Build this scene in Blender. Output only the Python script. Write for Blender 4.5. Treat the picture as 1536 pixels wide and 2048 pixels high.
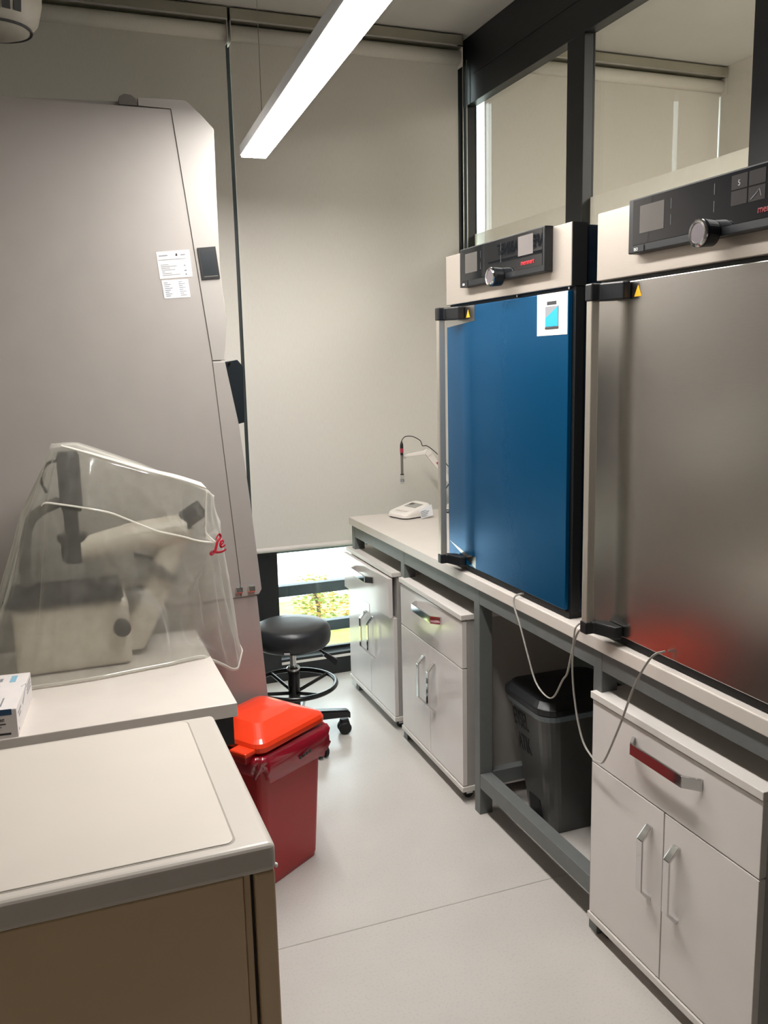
import bpy, bmesh, math, random
from mathutils import Vector, Matrix
random.seed(7)
sc = bpy.context.scene
C = sc.collection
for o in list(bpy.data.objects): bpy.data.objects.remove(o)

# ------------------------------------------------------------------ camera
F_PX, YAW, PITCH, ROLL, EYE = 1744.7, 0.360398, -0.169763, -0.0228643, 1.65
cam = bpy.data.cameras.new('camera'); camo = bpy.data.objects.new('camera', cam); C.objects.link(camo)
fw = Vector((math.sin(YAW)*math.cos(PITCH), math.cos(YAW)*math.cos(PITCH), math.sin(PITCH)))
rt = fw.cross(Vector((0, 0, 1))).normalized(); up = rt.cross(fw)
r2 = math.cos(ROLL)*rt + math.sin(ROLL)*up; u2 = -math.sin(ROLL)*rt + math.cos(ROLL)*up
mw = Matrix.Identity(4)
for i in range(3): mw[i][0], mw[i][1], mw[i][2] = r2[i], u2[i], -fw[i]
mw.translation = (0, 0, EYE)
camo.matrix_world = mw
cam.sensor_fit = 'HORIZONTAL'; cam.sensor_width = 36.0; cam.lens = F_PX*36.0/1536.0
cam.clip_start = 0.02; cam.clip_end = 200
sc.camera = camo

# ------------------------------------------------------------------ world, exposure
w = bpy.data.worlds.new('sky'); sc.world = w; w.use_nodes = True
bg = w.node_tree.nodes['Background']; bg.inputs[0].default_value = (0.86, 0.94, 1.0, 1); bg.inputs[1].default_value = 4.0
vs = sc.view_settings
vs.view_transform = 'Standard'; vs.look = 'None'; vs.exposure = 0.9; vs.gamma = 1.0; vs.use_curve_mapping = False
LAMP = 47.0          # emission of the pendant lamp's diffuser
LAMP2 = 32.0          # ceiling panel of the room beyond the glass

# ------------------------------------------------------------------ materials
def lin(h):
    if isinstance(h, str):
        v = [int(h[i:i+2], 16)/255 for i in (0, 2, 4)]
        return tuple(c/12.92 if c <= .04045 else ((c+.055)/1.055)**2.4 for c in v)+(1,)
    return tuple(h)+(1,)
def mat(name, col, rough=.5, metal=0., var=.04, scale=30, bump=0., bscale=200, stretch=None, spec=.5, coat=0.):
    m = bpy.data.materials.new(name); m.use_nodes = True
    nt = m.node_tree; b = nt.nodes['Principled BSDF']; c = lin(col)
    tc = nt.nodes.new('ShaderNodeTexCoord'); vec = tc.outputs['Object']
    if stretch:
        mp = nt.nodes.new('ShaderNodeMapping'); mp.inputs['Scale'].default_value = stretch
        nt.links.new(vec, mp.inputs[0]); vec = mp.outputs[0]
    n = nt.nodes.new('ShaderNodeTexNoise'); n.inputs['Scale'].default_value = scale; n.inputs['Detail'].default_value = 3
    nt.links.new(vec, n.inputs[0])
    r = nt.nodes.new('ShaderNodeValToRGB')
    r.color_ramp.elements[0].position = .3; r.color_ramp.elements[1].position = .7
    r.color_ramp.elements[0].color = tuple(max(0, x*(1-var)) for x in c[:3])+(1,)
    r.color_ramp.elements[1].color = tuple(min(1, x*(1+var)) for x in c[:3])+(1,)
    nt.links.new(n.outputs['Fac'], r.inputs[0]); nt.links.new(r.outputs[0], b.inputs['Base Color'])
    b.inputs['Roughness'].default_value = rough; b.inputs['Metallic'].default_value = metal
    b.inputs['Specular IOR Level'].default_value = spec
    b.inputs['Coat Weight'].default_value = coat; b.inputs['Coat Roughness'].default_value = .08
    if bump:
        n2 = nt.nodes.new('ShaderNodeTexNoise'); n2.inputs['Scale'].default_value = bscale; n2.inputs['Detail'].default_value = 2
        nt.links.new(vec, n2.inputs[0])
        bp = nt.nodes.new('ShaderNodeBump'); bp.inputs['Strength'].default_value = bump; bp.inputs['Distance'].default_value = .002
        nt.links.new(n2.outputs['Fac'], bp.inputs['Height']); nt.links.new(bp.outputs[0], b.inputs['Normal'])
    return m
def emit(name, col, s):
    m = bpy.data.materials.new(name); m.use_nodes = True; nt = m.node_tree
    nt.nodes.remove(nt.nodes['Principled BSDF']); e = nt.nodes.new('ShaderNodeEmission')
    e.inputs[0].default_value = tuple(col)+(1,); e.inputs[1].default_value = s
    nt.links.new(e.outputs[0], nt.nodes['Material Output'].inputs[0]); return m
def glass(name, tint=(.93, .97, .95), fac=.08, rough=0.0):
    m = bpy.data.materials.new(name); m.use_nodes = True; nt = m.node_tree
    nt.nodes.remove(nt.nodes['Principled BSDF'])
    t = nt.nodes.new('ShaderNodeBsdfTransparent'); t.inputs[0].default_value = tuple(tint)+(1,)
    g = nt.nodes.new('ShaderNodeBsdfGlossy'); g.inputs['Roughness'].default_value = rough
    lw = nt.nodes.new('ShaderNodeLayerWeight'); lw.inputs[0].default_value = .5
    pw = nt.nodes.new('ShaderNodeMath'); pw.operation = 'POWER'; pw.inputs[1].default_value = 4.0; nt.links.new(lw.outputs['Facing'], pw.inputs[0])
    ma = nt.nodes.new('ShaderNodeMath'); ma.operation = 'MULTIPLY_ADD'; ma.inputs[1].default_value = .5; ma.inputs[2].default_value = .03; nt.links.new(pw.outputs[0], ma.inputs[0])
    mx = nt.nodes.new('ShaderNodeMixShader'); nt.links.new(ma.outputs[0], mx.inputs[0])
    nt.links.new(t.outputs[0], mx.inputs[1]); nt.links.new(g.outputs[0], mx.inputs[2])
    nt.links.new(mx.outputs[0], nt.nodes['Material Output'].inputs[0]); return m
def film_mat(name, col, transp, blur=.0, gloss=.06, translucent=.5):
    """thin plastic / cloth: part see-through, part diffuse, part translucent, a little gloss"""
    m = bpy.data.materials.new(name); m.use_nodes = True; nt = m.node_tree; c = lin(col)
    nt.nodes.remove(nt.nodes['Principled BSDF']); L = nt.links
    def N(t): return nt.nodes.new(t)
    tc = N('ShaderNodeTexCoord'); no = N('ShaderNodeTexNoise'); no.inputs['Scale'].default_value = 25; L.new(tc.outputs['Object'], no.inputs[0])
    mr = N('ShaderNodeMapRange'); mr.inputs['To Min'].default_value = transp*.9; mr.inputs['To Max'].default_value = min(1, transp*1.1); L.new(no.outputs['Fac'], mr.inputs[0])
    d = N('ShaderNodeBsdfDiffuse'); d.inputs[0].default_value = c
    tl = N('ShaderNodeBsdfTranslucent'); tl.inputs[0].default_value = c
    m1 = N('ShaderNodeMixShader'); m1.inputs[0].default_value = translucent; L.new(d.outputs[0], m1.inputs[1]); L.new(tl.outputs[0], m1.inputs[2])
    tr = N('ShaderNodeBsdfTransparent'); tr.inputs[0].default_value = (.97, .98, .96, 1)
    see = tr.outputs[0]
    if blur:
        rf = N('ShaderNodeBsdfRefraction'); rf.inputs['Roughness'].default_value = .28; rf.inputs['IOR'].default_value = 1.06; rf.inputs[0].default_value = (.97, .98, .96, 1)
        mb = N('ShaderNodeMixShader'); mb.inputs[0].default_value = blur; L.new(see, mb.inputs[1]); L.new(rf.outputs[0], mb.inputs[2]); see = mb.outputs[0]
    lw = N('ShaderNodeLayerWeight'); lw.inputs[0].default_value = .5
    pw = N('ShaderNodeMath'); pw.operation = 'POWER'; pw.inputs[1].default_value = 2.5; L.new(lw.outputs['Facing'], pw.inputs[0])
    iv = N('ShaderNodeMath'); iv.operation = 'SUBTRACT'; iv.inputs[0].default_value = 1.0; L.new(pw.outputs[0], iv.inputs[1])
    ml = N('ShaderNodeMath'); ml.operation = 'MULTIPLY'; L.new(iv.outputs[0], ml.inputs[0]); L.new(mr.outputs[0], ml.inputs[1])
    m2 = N('ShaderNodeMixShader'); L.new(ml.outputs[0], m2.inputs[0]); L.new(m1.outputs[0], m2.inputs[1]); L.new(see, m2.inputs[2])
    g = N('ShaderNodeBsdfGlossy'); g.inputs['Roughness'].default_value = .14
    m3 = N('ShaderNodeMixShader'); m3.inputs[0].default_value = gloss; L.new(m2.outputs[0], m3.inputs[1]); L.new(g.outputs[0], m3.inputs[2])
    L.new(m3.outputs[0], nt.nodes['Material Output'].inputs[0]); return m

def floor_mat():
    m = mat('floor_vinyl', 'c8c3bd', .24, 0, .03, 4, .08, 60)
    nt = m.node_tree; b = nt.nodes['Principled BSDF']; src = b.inputs['Base Color'].links[0].from_socket
    tc = nt.nodes.new('ShaderNodeTexCoord'); v = nt.nodes.new('ShaderNodeTexNoise'); v.inputs['Scale'].default_value = 140; v.inputs['Detail'].default_value = 4
    nt.links.new(tc.outputs['Object'], v.inputs[0])
    r = nt.nodes.new('ShaderNodeValToRGB'); r.color_ramp.elements[0].position = .36; r.color_ramp.elements[0].color = (.93, .935, .93, 1)
    r.color_ramp.elements[1].position = .46; r.color_ramp.elements[1].color = (1, 1, 1, 1); nt.links.new(v.outputs['Fac'], r.inputs[0])
    mx = nt.nodes.new('ShaderNodeMixRGB'); mx.blend_type = 'MULTIPLY'; mx.inputs[0].default_value = 1
    nt.links.new(src, mx.inputs[1]); nt.links.new(r.outputs[0], mx.inputs[2]); nt.links.new(mx.outputs[0], b.inputs['Base Color'])
    return m
M = dict(
    floor=floor_mat(), wall=mat('painted_wall', 'b4b0a8', .8, 0, .02, 6), ceiling=mat('ceiling_paint', 'c4c1bd', .85, 0, .02, 6),
    warmwall=mat('beige_wall', 'c8b59a', .8, 0, .03, 6),
    anthracite=mat('anthracite_frame', '181a1c', .45, 0, .08, 20), rail=mat('window_rail', '3c4650', .5, 0, .08, 20),
    alu=mat('aluminium_profile', 'b9b6a8', .35, .8, .05, 40, stretch=(1, 60, 60)),
    white_lac=mat('white_gloss_lacquer', 'e2dcd8', .16, 0, .015, 8, coat=.15), white_mat=mat('white_laminate', 'ded8d2', .4, 0, .02, 20),
    worktop=mat('worktop_laminate', 'd9d1c9', .3, 0, .02, 15), grey_steel=mat('grey_painted_steel', '696c6b', .45, 0, .05, 30),
    carcass=mat('grey_carcass', 'a9a5a0', .5, 0, .03, 20), chrome=mat('chrome', 'd8d8d8', .07, 1, .02, 10),
    black=mat('black_plastic', '15171a', .4, 0, .1, 60), blackgloss=mat('black_gloss_glass', '141619', .02, 0, .05, 10, spec=.9),
    blackmat=mat('black_rubber', '0f1012', .6, 0, .1, 60),
    screenlit=mat('screen_glass_pale', '76716f', .06, 0, .03, 20), screen=mat('screen_glass', '55524f', .08, 0, .03, 20), screendark=mat('screen_tile', '3a3838', .1, 0, .05, 20), line=mat('panel_print', '5b5e60', .3, 0, .02, 20),
    red_logo=mat('red_print', 'c8323a', .4, 0, .02, 20), reddark=mat('dim_red_print', '8a2228', .4, 0, .02, 20),
    white_print=mat('white_print', 'e8e8e8', .4, 0, .01, 20),
    fascia=mat('brushed_fascia', 'b9b0a6', .38, .55, .04, 40, stretch=(60, 1, 60)),
    steel=mat('brushed_stainless', 'c2bfba', .23, 1, .05, 60, .04, 300, stretch=(1, 1, 40)),
    blue=mat('blue_protective_film', '075b8c', .25, .6, .02, 8, .03, 160), handle=mat('handle_aluminium', 'c9c2b6', .3, .7, .03, 40, stretch=(40, 40, 1)),
    case=mat('incubator_case', '1d2b38', .3, .5, .1, 30), sticker=mat('sticker_paper', 'efe6e0', .5, 0, .01, 20),
    cyan=mat('cyan_print', '2aa9e6', .5, 0, .01, 20), greyprint=mat('grey_print', '8e9094', .5, 0, .01, 20), darkprint=mat('dark_print', '3a3a3c', .5, 0, .01, 20),
    yellow=mat('warning_yellow', 'eaa520', .5, 0, .01, 20),
    hood=mat('hood_grey_paint', 'a6a09a', .42, 0, .02, 10), hoodtrim=mat('hood_trim_paint', 'a8a39d', .42, 0, .02, 10), seam=mat('seam_dark', '4a4642', .7, 0, .05, 20),
    hoodblack=mat('hood_black_panel', '1d2327', .3, 0, .05, 20), glassdark=glass('dark_sash_glass', (.35, .4, .42)),
    appl=mat('enamel_off_white', 'cac3ba', .28, 0, .015, 6), appltop=mat('enamel_top_panel', 'd5cdc3', .3, 0, .015, 6), applfront=mat('beige_steel_front', 'cfb490', .45, 0, .03, 8),
    orange=mat('orange_red_lid', 'ef3f1c', .22, 0, .03, 10), redbin=mat('red_bin_plastic', 'b02a2c', .35, 0, .04, 12),
    liner=film_mat('red_liner_film', 'c2203a', .12, 0, .14, .35),
    cover=film_mat('clear_vinyl_cover', 'e8e5dc', .82, .2, .07, .45), coverseam=film_mat('cover_seam_tape', 'efece4', .3, 0, .08, .4),
    scope_dark=mat('microscope_black', '1a1b1d', .4, 0, .05, 30), scope_light=mat('microscope_cream', 'cfc6b8', .4, 0, .03, 20), scope_grey=mat('microscope_grey', '6f6a64', .4, 0, .03, 20),
    leather=mat('black_leatherette', '26282b', .36, 0, .08, 60, .12, 260), blackmetal=mat('black_powder_coat', '101113', .22, 0, .05, 30),
    bindark=mat('dark_grey_bin', '4d4e4d', .28, 0, .05, 20), binrim=mat('grey_bin_rim', '6f7a80', .35, 0, .05, 20),
    meter=mat('meter_white', 'ece6df', .35, 0, .01, 20), lcd=mat('meter_lcd', '9d9d98', .2, 0, .02, 20), clear=glass('clear_plastic', (.9, .92, .92)),
    crimson=mat('crimson_band', 'a8314c', .35, 0, .03, 20), cord=mat('grey_cord', 'a8a49c', .45, 0, .04, 60), cordblack=mat('black_cord', '1c1a19', .45, 0, .04, 60),
    paper=mat('label_paper', 'dfe0e4', .6, 0, .02, 30), boxwhite=mat('glove_box_card', 'e6dfdc', .55, 0, .02, 30), boxblue=mat('box_blue_print', '274a6b', .5, 0, .03, 20), boxlight=mat('box_cyan_print', '8fbcd0', .5, 0, .03, 20),
    glove=mat('black_nitrile', '121315', .5, 0, .1, 40), blind=film_mat('blind_fabric', 'dedad2', .0, 0, .0, .05),
    pane=glass('window_pane'), partpane=glass('partition_pane', (.97, .98, .97)), frost=film_mat('frosted_strip', 'f2efe6', .30, 0, .02, .45),
    lampwhite=mat('lamp_housing', 'dfe3e8', .4, 0, .01, 20), diffuser=emit('lamp_diffuser', (1.0, .965, .925), LAMP), panel2=emit('ceiling_panel_light', (1.0, .95, .86), LAMP2),
    grass=mat('dry_grass', 'a8ab5a', .9, 0, .35, 6), pave=mat('pale_pavement', 'dad6ce', .9, 0, .1, 3), leaf=mat('shrub_leaf', '7f9440', .7, 0, .35, 9), leaf2=mat('autumn_leaf', 'c39a50', .7, 0, .35, 9), bark=mat('bark', '5c4a38', .9, 0, .2, 20),
    unit=mat('aged_white_plastic', 'c9c2b4', .45, 0, .03, 20), ventdark=mat('vent_dark', '4a4b4a', .6, 0, .05, 20),
)
# fine weave on the blinds: a procedural weave bump on the diffuse part
def weave(m):
    nt = m.node_tree; tc = nt.nodes.new('ShaderNodeTexCoord'); mp = nt.nodes.new('ShaderNodeMapping'); mp.inputs['Scale'].default_value = (9, 1, 1.2)
    n = nt.nodes.new('ShaderNodeTexNoise'); n.inputs['Scale'].default_value = 28; n.inputs['Detail'].default_value = 5
    nt.links.new(tc.outputs['Object'], mp.inputs[0]); nt.links.new(mp.outputs[0], n.inputs[0])
    r = nt.nodes.new('ShaderNodeValToRGB'); c = lin('dedad2')[:3]
    r.color_ramp.elements[0].color = tuple(x*.93 for x in c)+(1,); r.color_ramp.elements[1].color = tuple(min(1, x*1.06) for x in c)+(1,)
    nt.links.new(n.outputs['Fac'], r.inputs[0])
    for x in nt.nodes:
        if x.type in ('BSDF_DIFFUSE', 'BSDF_TRANSLUCENT'): nt.links.new(r.outputs[0], x.inputs[0])
weave(M['blind'])

# ------------------------------------------------------------------ object helpers
ROOT = {}
def reg(o, mtx): ROOT[o.name] = mtx
def thing(name, label, cat, loc=(0, 0, 0), rotz=0., group=None):
    o = bpy.data.objects.new(name, None); C.objects.link(o); o.empty_display_size = .05
    o.location = loc; o.rotation_euler = (0, 0, rotz); o['label'] = label; o['category'] = cat
    if group: o['group'] = group
    reg(o, Matrix.Translation(loc) @ Matrix.Rotation(rotz, 4, 'Z')); return o
def obj(name, bm, m, parent=None, bevel=0., seg=2, smooth=False, local=False, label=None):
    """bm holds world coordinates unless local"""
    me = bpy.data.meshes.new(name); bmesh.ops.recalc_face_normals(bm, faces=bm.faces)
    if parent is not None and not local: bmesh.ops.transform(bm, matrix=ROOT[parent.name].inverted(), verts=bm.verts)
    bm.to_mesh(me); bm.free()
    for mm in (m if isinstance(m, (list, tuple)) else [m]): me.materials.append(M[mm] if isinstance(mm, str) else mm)
    o = bpy.data.objects.new(name, me); C.objects.link(o)
    if parent is not None: o.parent = parent; reg(o, ROOT[parent.name])
    else: reg(o, Matrix.Identity(4))
    if smooth:
        for f in me.polygons: f.use_smooth = True
    if bevel:
        b = o.modifiers.new('bevel', 'BEVEL'); b.width = bevel; b.segments = seg; b.limit_method = 'ANGLE'; b.angle_limit = math.radians(40)
    if label: o['label'] = label
    return o
def tag(o, label, cat, group=None):
    o['label'] = label; o['category'] = cat
    if group: o['group'] = group
    return o
def struct(name, bm, m, parent=None, **k):
    o = obj(name, bm, m, parent, **k)
    if parent is None: o['kind'] = 'structure'
    return o
def bx(*boxes):
    bm = bmesh.new()
    for b in boxes: add_box(bm, *b)
    return bm
def add_box(bm, x0, x1, y0, y1, z0, z1):
    v = [bm.verts.new(p) for p in ((x0, y0, z0), (x1, y0, z0), (x1, y1, z0), (x0, y1, z0), (x0, y0, z1), (x1, y0, z1), (x1, y1, z1), (x0, y1, z1))]
    for f in ((0, 3, 2, 1), (4, 5, 6, 7), (0, 1, 5, 4), (1, 2, 6, 5), (2, 3, 7, 6), (3, 0, 4, 7)): bm.faces.new([v[i] for i in f])
def loft(loops, cap0=True, cap1=True, closed=True):
    bm = bmesh.new(); rows = [[bm.verts.new(p) for p in L] for L in loops]
    for a, b in zip(rows, rows[1:]):
        n = len(a)
        for i in range(n if closed else n-1): bm.faces.new((a[i], a[(i+1) % n], b[(i+1) % n], b[i]))
    if cap0: bm.faces.new(rows[0][::-1])
    if cap1: bm.faces.new(rows[-1])
    return bm
def prism_xz(pts, y0, y1):      # polygon in x,z extruded along y
    return loft([[(x, y0, z) for x, z in pts], [(x, y1, z) for x, z in pts]])
def prism_yz(pts, x0, x1):
    return loft([[(x0, y, z) for y, z in pts], [(x1, y, z) for y, z in pts]])
def rrect(w, d, r, n=5, cx=0, cy=0):
    out = []
    for sx, sy, a0 in ((1, 1, 0), (-1, 1, 90), (-1, -1, 180), (1, -1, 270)):
        for k in range(n+1):
            a = math.radians(a0+90*k/n); out.append((cx+sx*(w/2-r)+r*math.cos(a), cy+sy*(d/2-r)+r*math.sin(a)))
    return out
def circ(r, n=24, cx=0, cy=0): return [(cx+r*math.cos(2*math.pi*k/n), cy+r*math.sin(2*math.pi*k/n)) for k in range(n)]
def lathe(profile, cx=0, cy=0, n=32, axis='z', base=0):
    """profile: (radius, height); axis x,y,z"""
    loops = []
    for r, h in profile:
        L = []
        for a, b in circ(max(r, .0004), n):
            L.append((cx+a, cy+b, base+h) if axis == 'z' else ((base+h, cx+a, cy+b) if axis == 'x' else (cx+a, base+h, cy+b)))
        loops.append(L)
    return loft(loops)
def smooth_path(pts, n=8):
    P = [Vector(p) for p in pts]; out = []
    for i in range(len(P)-1):
        p0 = P[max(i-1, 0)]; p1 = P[i]; p2 = P[i+1]; p3 = P[min(i+2, len(P)-1)]
        for k in range(n):
            t = k/n
            out.append(.5*((2*p1)+(-p0+p2)*t+(2*p0-5*p1+4*p2-p3)*t*t+(-p0+3*p1-3*p2+p3)*t**3))
    out.append(P[-1]); return out
def tube(pts, r, n=8, flat=1., smooth=True, sub=8, closed=False):
    P = smooth_path(pts, sub) if smooth else [Vector(p) for p in pts]
    loops = []; N = len(P); prev = None
    for i, p in enumerate(P):
        t = (P[(i+1) % N]-P[i-1]) if closed else (P[min(i+1, N-1)]-P[max(i-1, 0)])
        t = t.normalized()
        if prev is None:
            a = Vector((1, 0, 0)) if abs(t.x) < .9 else Vector((0, 1, 0))
        else: a = prev
        a = (a-t*a.dot(t)).normalized(); prev = a; b = t.cross(a)
        loops.append([p+a*(r*math.cos(2*math.pi*k/n))*flat+b*(r*math.sin(2*math.pi*k/n)) for k in range(n)])
    if closed: loops.append(loops[0]); return loft(loops, False, False)
    return loft(loops)
def quad(a, b, c, d, th=0, nrm=None):
    """thin slab from a quad, thickness th along nrm"""
    P = [Vector(p) for p in (a, b, c, d)]; nrm = Vector(nrm) if nrm else (P[1]-P[0]).cross(P[3]-P[0]).normalized()
    return loft([[p for p in P], [p+nrm*th for p in P]])
def join(*bms):
    out = bmesh.new()
    for b in bms:
        me = bpy.data.meshes.new('t'); b.to_mesh(me); out.from_mesh(me); bpy.data.meshes.remove(me); b.free()
    return out
def text(name, s, size, origin, right, upv, m, parent, depth=.0004, align='LEFT', bold=0., local=False, sx=1.):
    cu = bpy.data.curves.new('t', 'FONT'); cu.body = s; cu.size = size; cu.extrude = depth; cu.align_x = align; cu.offset = bold; cu.resolution_u = 3
    o = bpy.data.objects.new('t', cu); C.objects.link(o)
    dg = bpy.context.evaluated_depsgraph_get(); me = bpy.data.meshes.new_from_object(o.evaluated_get(dg))
    bm = bmesh.new(); bm.from_mesh(me); bpy.data.objects.remove(o); bpy.data.curves.remove(cu); bpy.data.meshes.remove(me)
    R = Vector(right).normalized(); U = Vector(upv).normalized(); Nn = R.cross(U)
    mt = Matrix(((R.x*sx, U.x, Nn.x, origin[0]), (R.y*sx, U.y, Nn.y, origin[1]), (R.z*sx, U.z, Nn.z, origin[2]), (0, 0, 0, 1)))
    bmesh.ops.transform(bm, matrix=mt, verts=bm.verts)
    return obj(name, bm, m, parent, local=local)

# ================================================================== THE SETTING
FAR = 4.31
fl = struct('floor', bx((-.6, 4.6, -4.2, FAR, -.06, 0)), 'floor')
obj('floor_seam', bx((.3, 2.1, 2.222, 2.226, .0, .0006)), mat('weld_seam', 'a9a59d', .4), fl)
struct('ceiling', bx((-.6, 4.6, -4.2, 4.5, 3.25, 3.34)), 'ceiling')
struct('wall_left', bx((-.68, -.6, -4.2, 4.5, -.06, 3.25)), 'wall')
struct('wall_rear', bx((-.6, 4.6, -4.28, -4.2, -.06, 3.25)), mat('timber_lining', '8d6a47', .6, 0, .15, 5, stretch=(6, 6, .6)))
struct('wall_right', bx((2.113, 2.19, -4.2, 1.9, 0, 3.25), (2.113, 2.19, 1.9, FAR, 0, 1.0)), 'wall')
struct('wall_side', bx((4.6, 4.68, -4.2, 4.5, -.06, 3.25)), 'wall')
struct('wall_pier', bx((3.72, 4.6, 4.03, FAR, 0, 3.25)), 'white_mat')
struct('trim_1', bx((3.72, 4.6, 4.02, 4.03, 2.93, 2.95)), 'white_mat')
# partition glazing between the two rooms
g1 = struct('window_1', bx((2.108, 2.162, 4.258, FAR, 1.0, 2.93), (2.108, 2.162, 3.206, 3.33, 1.0, 2.93), (2.108, 2.162, 1.9, 2.284, 1.0, 2.93),
                           (2.108, 2.162, 1.9, FAR, 2.93, 3.25), (2.108, 2.162, 1.9, FAR, 1.0, 1.06)), 'anthracite', bevel=.002)
obj('pane', bx((2.150, 2.158, 3.33, 4.258, 1.06, 2.93)), 'partpane', g1)
obj('pane', bx((2.150, 2.158, 2.284, 3.206, 1.06, 2.93)), 'partpane', g1)
obj('frosted_strip', bx((2.1475, 2.1495, 3.331, 4.257, 1.06, 2.30)), 'frost', g1)
obj('frosted_strip', bx((2.1475, 2.1495, 2.285, 3.205, 1.06, 2.30)), 'frost', g1)
obj('head_joint', bx((2.104, 2.108, 1.9, 4.18, 3.06, 3.064)), 'black', g1)
# far curtain wall
wf = struct('wall_far', bx((-.6, 4.6, FAR, 4.45, -.06, .118), (-.6, 4.6, FAR, 4.5, 3.13, 3.25), (.888, 1.03, FAR, 4.45, .118, 3.13), (2.065, 2.145, FAR, 4.45, .118, 3.13),
                           (-.6, -.48, FAR, 4.45, .118, 3.13), (3.7, 4.6, FAR, 4.45, .118, 3.13)), 'anthracite')
obj('sill_strip', bx((-.48, .888, 4.303, 4.33, .092, .104), (1.03, 2.065, 4.303, 4.33, .092, .104)), 'white_mat', wf)
obj('gasket', bx((1.03, 2.065, 4.38, 4.40, .118, .133)), 'black', wf)
for a, b, n in ((-.48, .888, 2), (1.03, 2.065, 3), (2.145, 3.7, 4)):
    p = struct('window_%d' % n, bx((a, b, 4.405, 4.413, .118, 3.13)), 'pane')
for z0, z1 in ((.655, .715), (.412, .472), (.192, .25)):
    obj('guard_rail', bx((-.6, 2.2, 4.47, 4.52, z0, z1)), 'rail', wf, bevel=.003)
struct('baseboard_right', bx((2.098, 2.113, 1.0, FAR, 0, .07)), 'anthracite')

# outdoors
gr = struct('ground', bx((-8, 14, 4.5, 30, -.75, -.7)), 'grass')
struct('pavement', bx((-8, 14, 8.3, 30, -.7, -.66), (-8, 1.75, 7.2, 8.3, -.7, -.66)), 'pave')
def shrub(loc, r, h, n, mats, label):
    t = thing('shrub', label, 'shrub', loc)
    for mi, mm in enumerate(mats):
        bm = bmesh.new()
        for k in range(n):
            a = random.uniform(0, 6.283); u = random.random()**.5; z = random.random()
            rr = r*u*(1-.55*abs(z-.4)); p = Vector((rr*math.cos(a), rr*math.sin(a), .05+h*z))
            q = Matrix.Rotation(random.uniform(0, 6.28), 3, 'Z') @ Matrix.Rotation(random.uniform(-1, 1), 3, 'X'); s = random.uniform(.015, .035)
            v = [bm.verts.new(p+q @ Vector(c)*s) for c in ((-1, 0, 0), (0, -.45, .1), (1, 0, 0), (0, .45, .1))]; bm.faces.new(v)
        o = obj('foliage', bm, mm, t, local=True); o['kind'] = 'stuff'
    obj('stem', tube([(0, 0, 0), (.03, .02, h*.4), (0, .03, h*.8)], .02), 'bark', t, local=True)
shrub((2.08, 7.3, -.7), .24, .42, 420, ('leaf', 'leaf2'), 'green and yellow leafy shrub left of the trunk outside the low window')
shrub((2.58, 7.35, -.7), .27, .45, 420, ('leaf2', 'leaf'), 'reddish yellow shrub outside the low window, nearest the white cabinets')

# blinds
def blind(label, x0, x1, zb, y=4.27, bar=True, chain=None, group='roller blinds on the far windows'):
    t = thing('roller_blind', label, 'blind', (x0, y, zb), 0, group)
    obj('fabric', bx((x0, x1, y, y+.002, zb, 3.13)), 'blind', t)
    obj('bottom_bar', tube([(x0, y, zb), (x1, y, zb)], .013, 12, smooth=False), 'white_mat', t)
    obj('head_rail', bx((x0-.004, x1+.004, y-.06, y+.035, 3.19, 3.243)), 'alu', t, bevel=.006)
    obj('head_lip', bx((x0, x1, y-.064, y-.058, 3.186, 3.194)), 'chrome', t)
    obj('roller_tube', tube([(x0, y-.012, 3.15), (x1, y-.012, 3.15)], .034, 16, smooth=False), 'blind', t, smooth=True)
    for xx in (x0-.003, x1): obj('end_bracket', bx((xx, xx+.003, y-.055, y+.03, 3.10, 3.24)), 'white_mat', t, bevel=.002)
    if chain:
        for dx in (0, .022): obj('pull_chain', tube([(chain+dx, y-.03, 3.14), (chain+dx, y-.03, 1.0)], .0028, 6, smooth=False), 'alu', t)
    return t
blind('pale grey roller blind behind the biosafety cabinet, left of the dark gap', -.55, .884, .72)
blind('pale grey roller blind above the low strip of window and the stool', .902, 2.062, .722, chain=2.075)
blind('pale grey roller blind of the next room, seen through the partition glass', 2.213, 3.714, .72)

# room beyond: ceiling light panel and round wall fixture
t = thing('ceiling_light_panel', 'square recessed light panel in the ceiling of the next room', 'ceiling light', (3.4, .2, 3.24))
obj('frame', bx((2.88, 3.92, -.42, .82, 3.236, 3.252)), 'lampwhite', t); obj('diffuser', bx((2.9, 3.9, -.4, .8, 3.230, 3.237)), 'panel2', t)
t = thing('round_wall_fixture', 'round grey fixture on the pier of the next room, cut by the dark window post', 'wall fixture', (3.98, 4.03, 3.02))
obj('rim', lathe([(.12, 0), (.12, -.05), (.105, -.06)], 3.98, 3.02, 32, 'y', 4.03), 'white_mat', t, smooth=False); obj('disc', lathe([(.1, 0), (.1, -.062), (.06, -.07)], 3.98, 3.02, 32, 'y', 4.03), 'greyprint', t)

# pendant lamp
LR = -math.atan2(.084, 1.65); LL = 2.1
lc = Vector((.812, 3.497, 0)) - Vector((.0509, .9987, 0))*LL/2
t = thing('pendant_lamp', 'long bright white linear lamp hanging below the ceiling', 'lamp', (lc.x, lc.y, 2.44), LR)
obj('housing', bx((-.052, .052, -LL/2, LL/2, .006, .045)), 'lampwhite', t, bevel=.004, local=True)
obj('diffuser', bx((-.047, .047, -LL/2+.006, LL/2-.006, 0, .006)), 'diffuser', t, local=True)
for s in (-1, 1):
    obj('suspension_wire', tube([(0, s*LL*.4, .04), (0, s*LL*.4, .805)], .0015, 6, smooth=False), 'alu', t, local=True)
    obj('ceiling_rose', lathe([(.03, .79), (.03, .81)], 0, s*LL*.4, 20), 'lampwhite', t, local=True)

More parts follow.
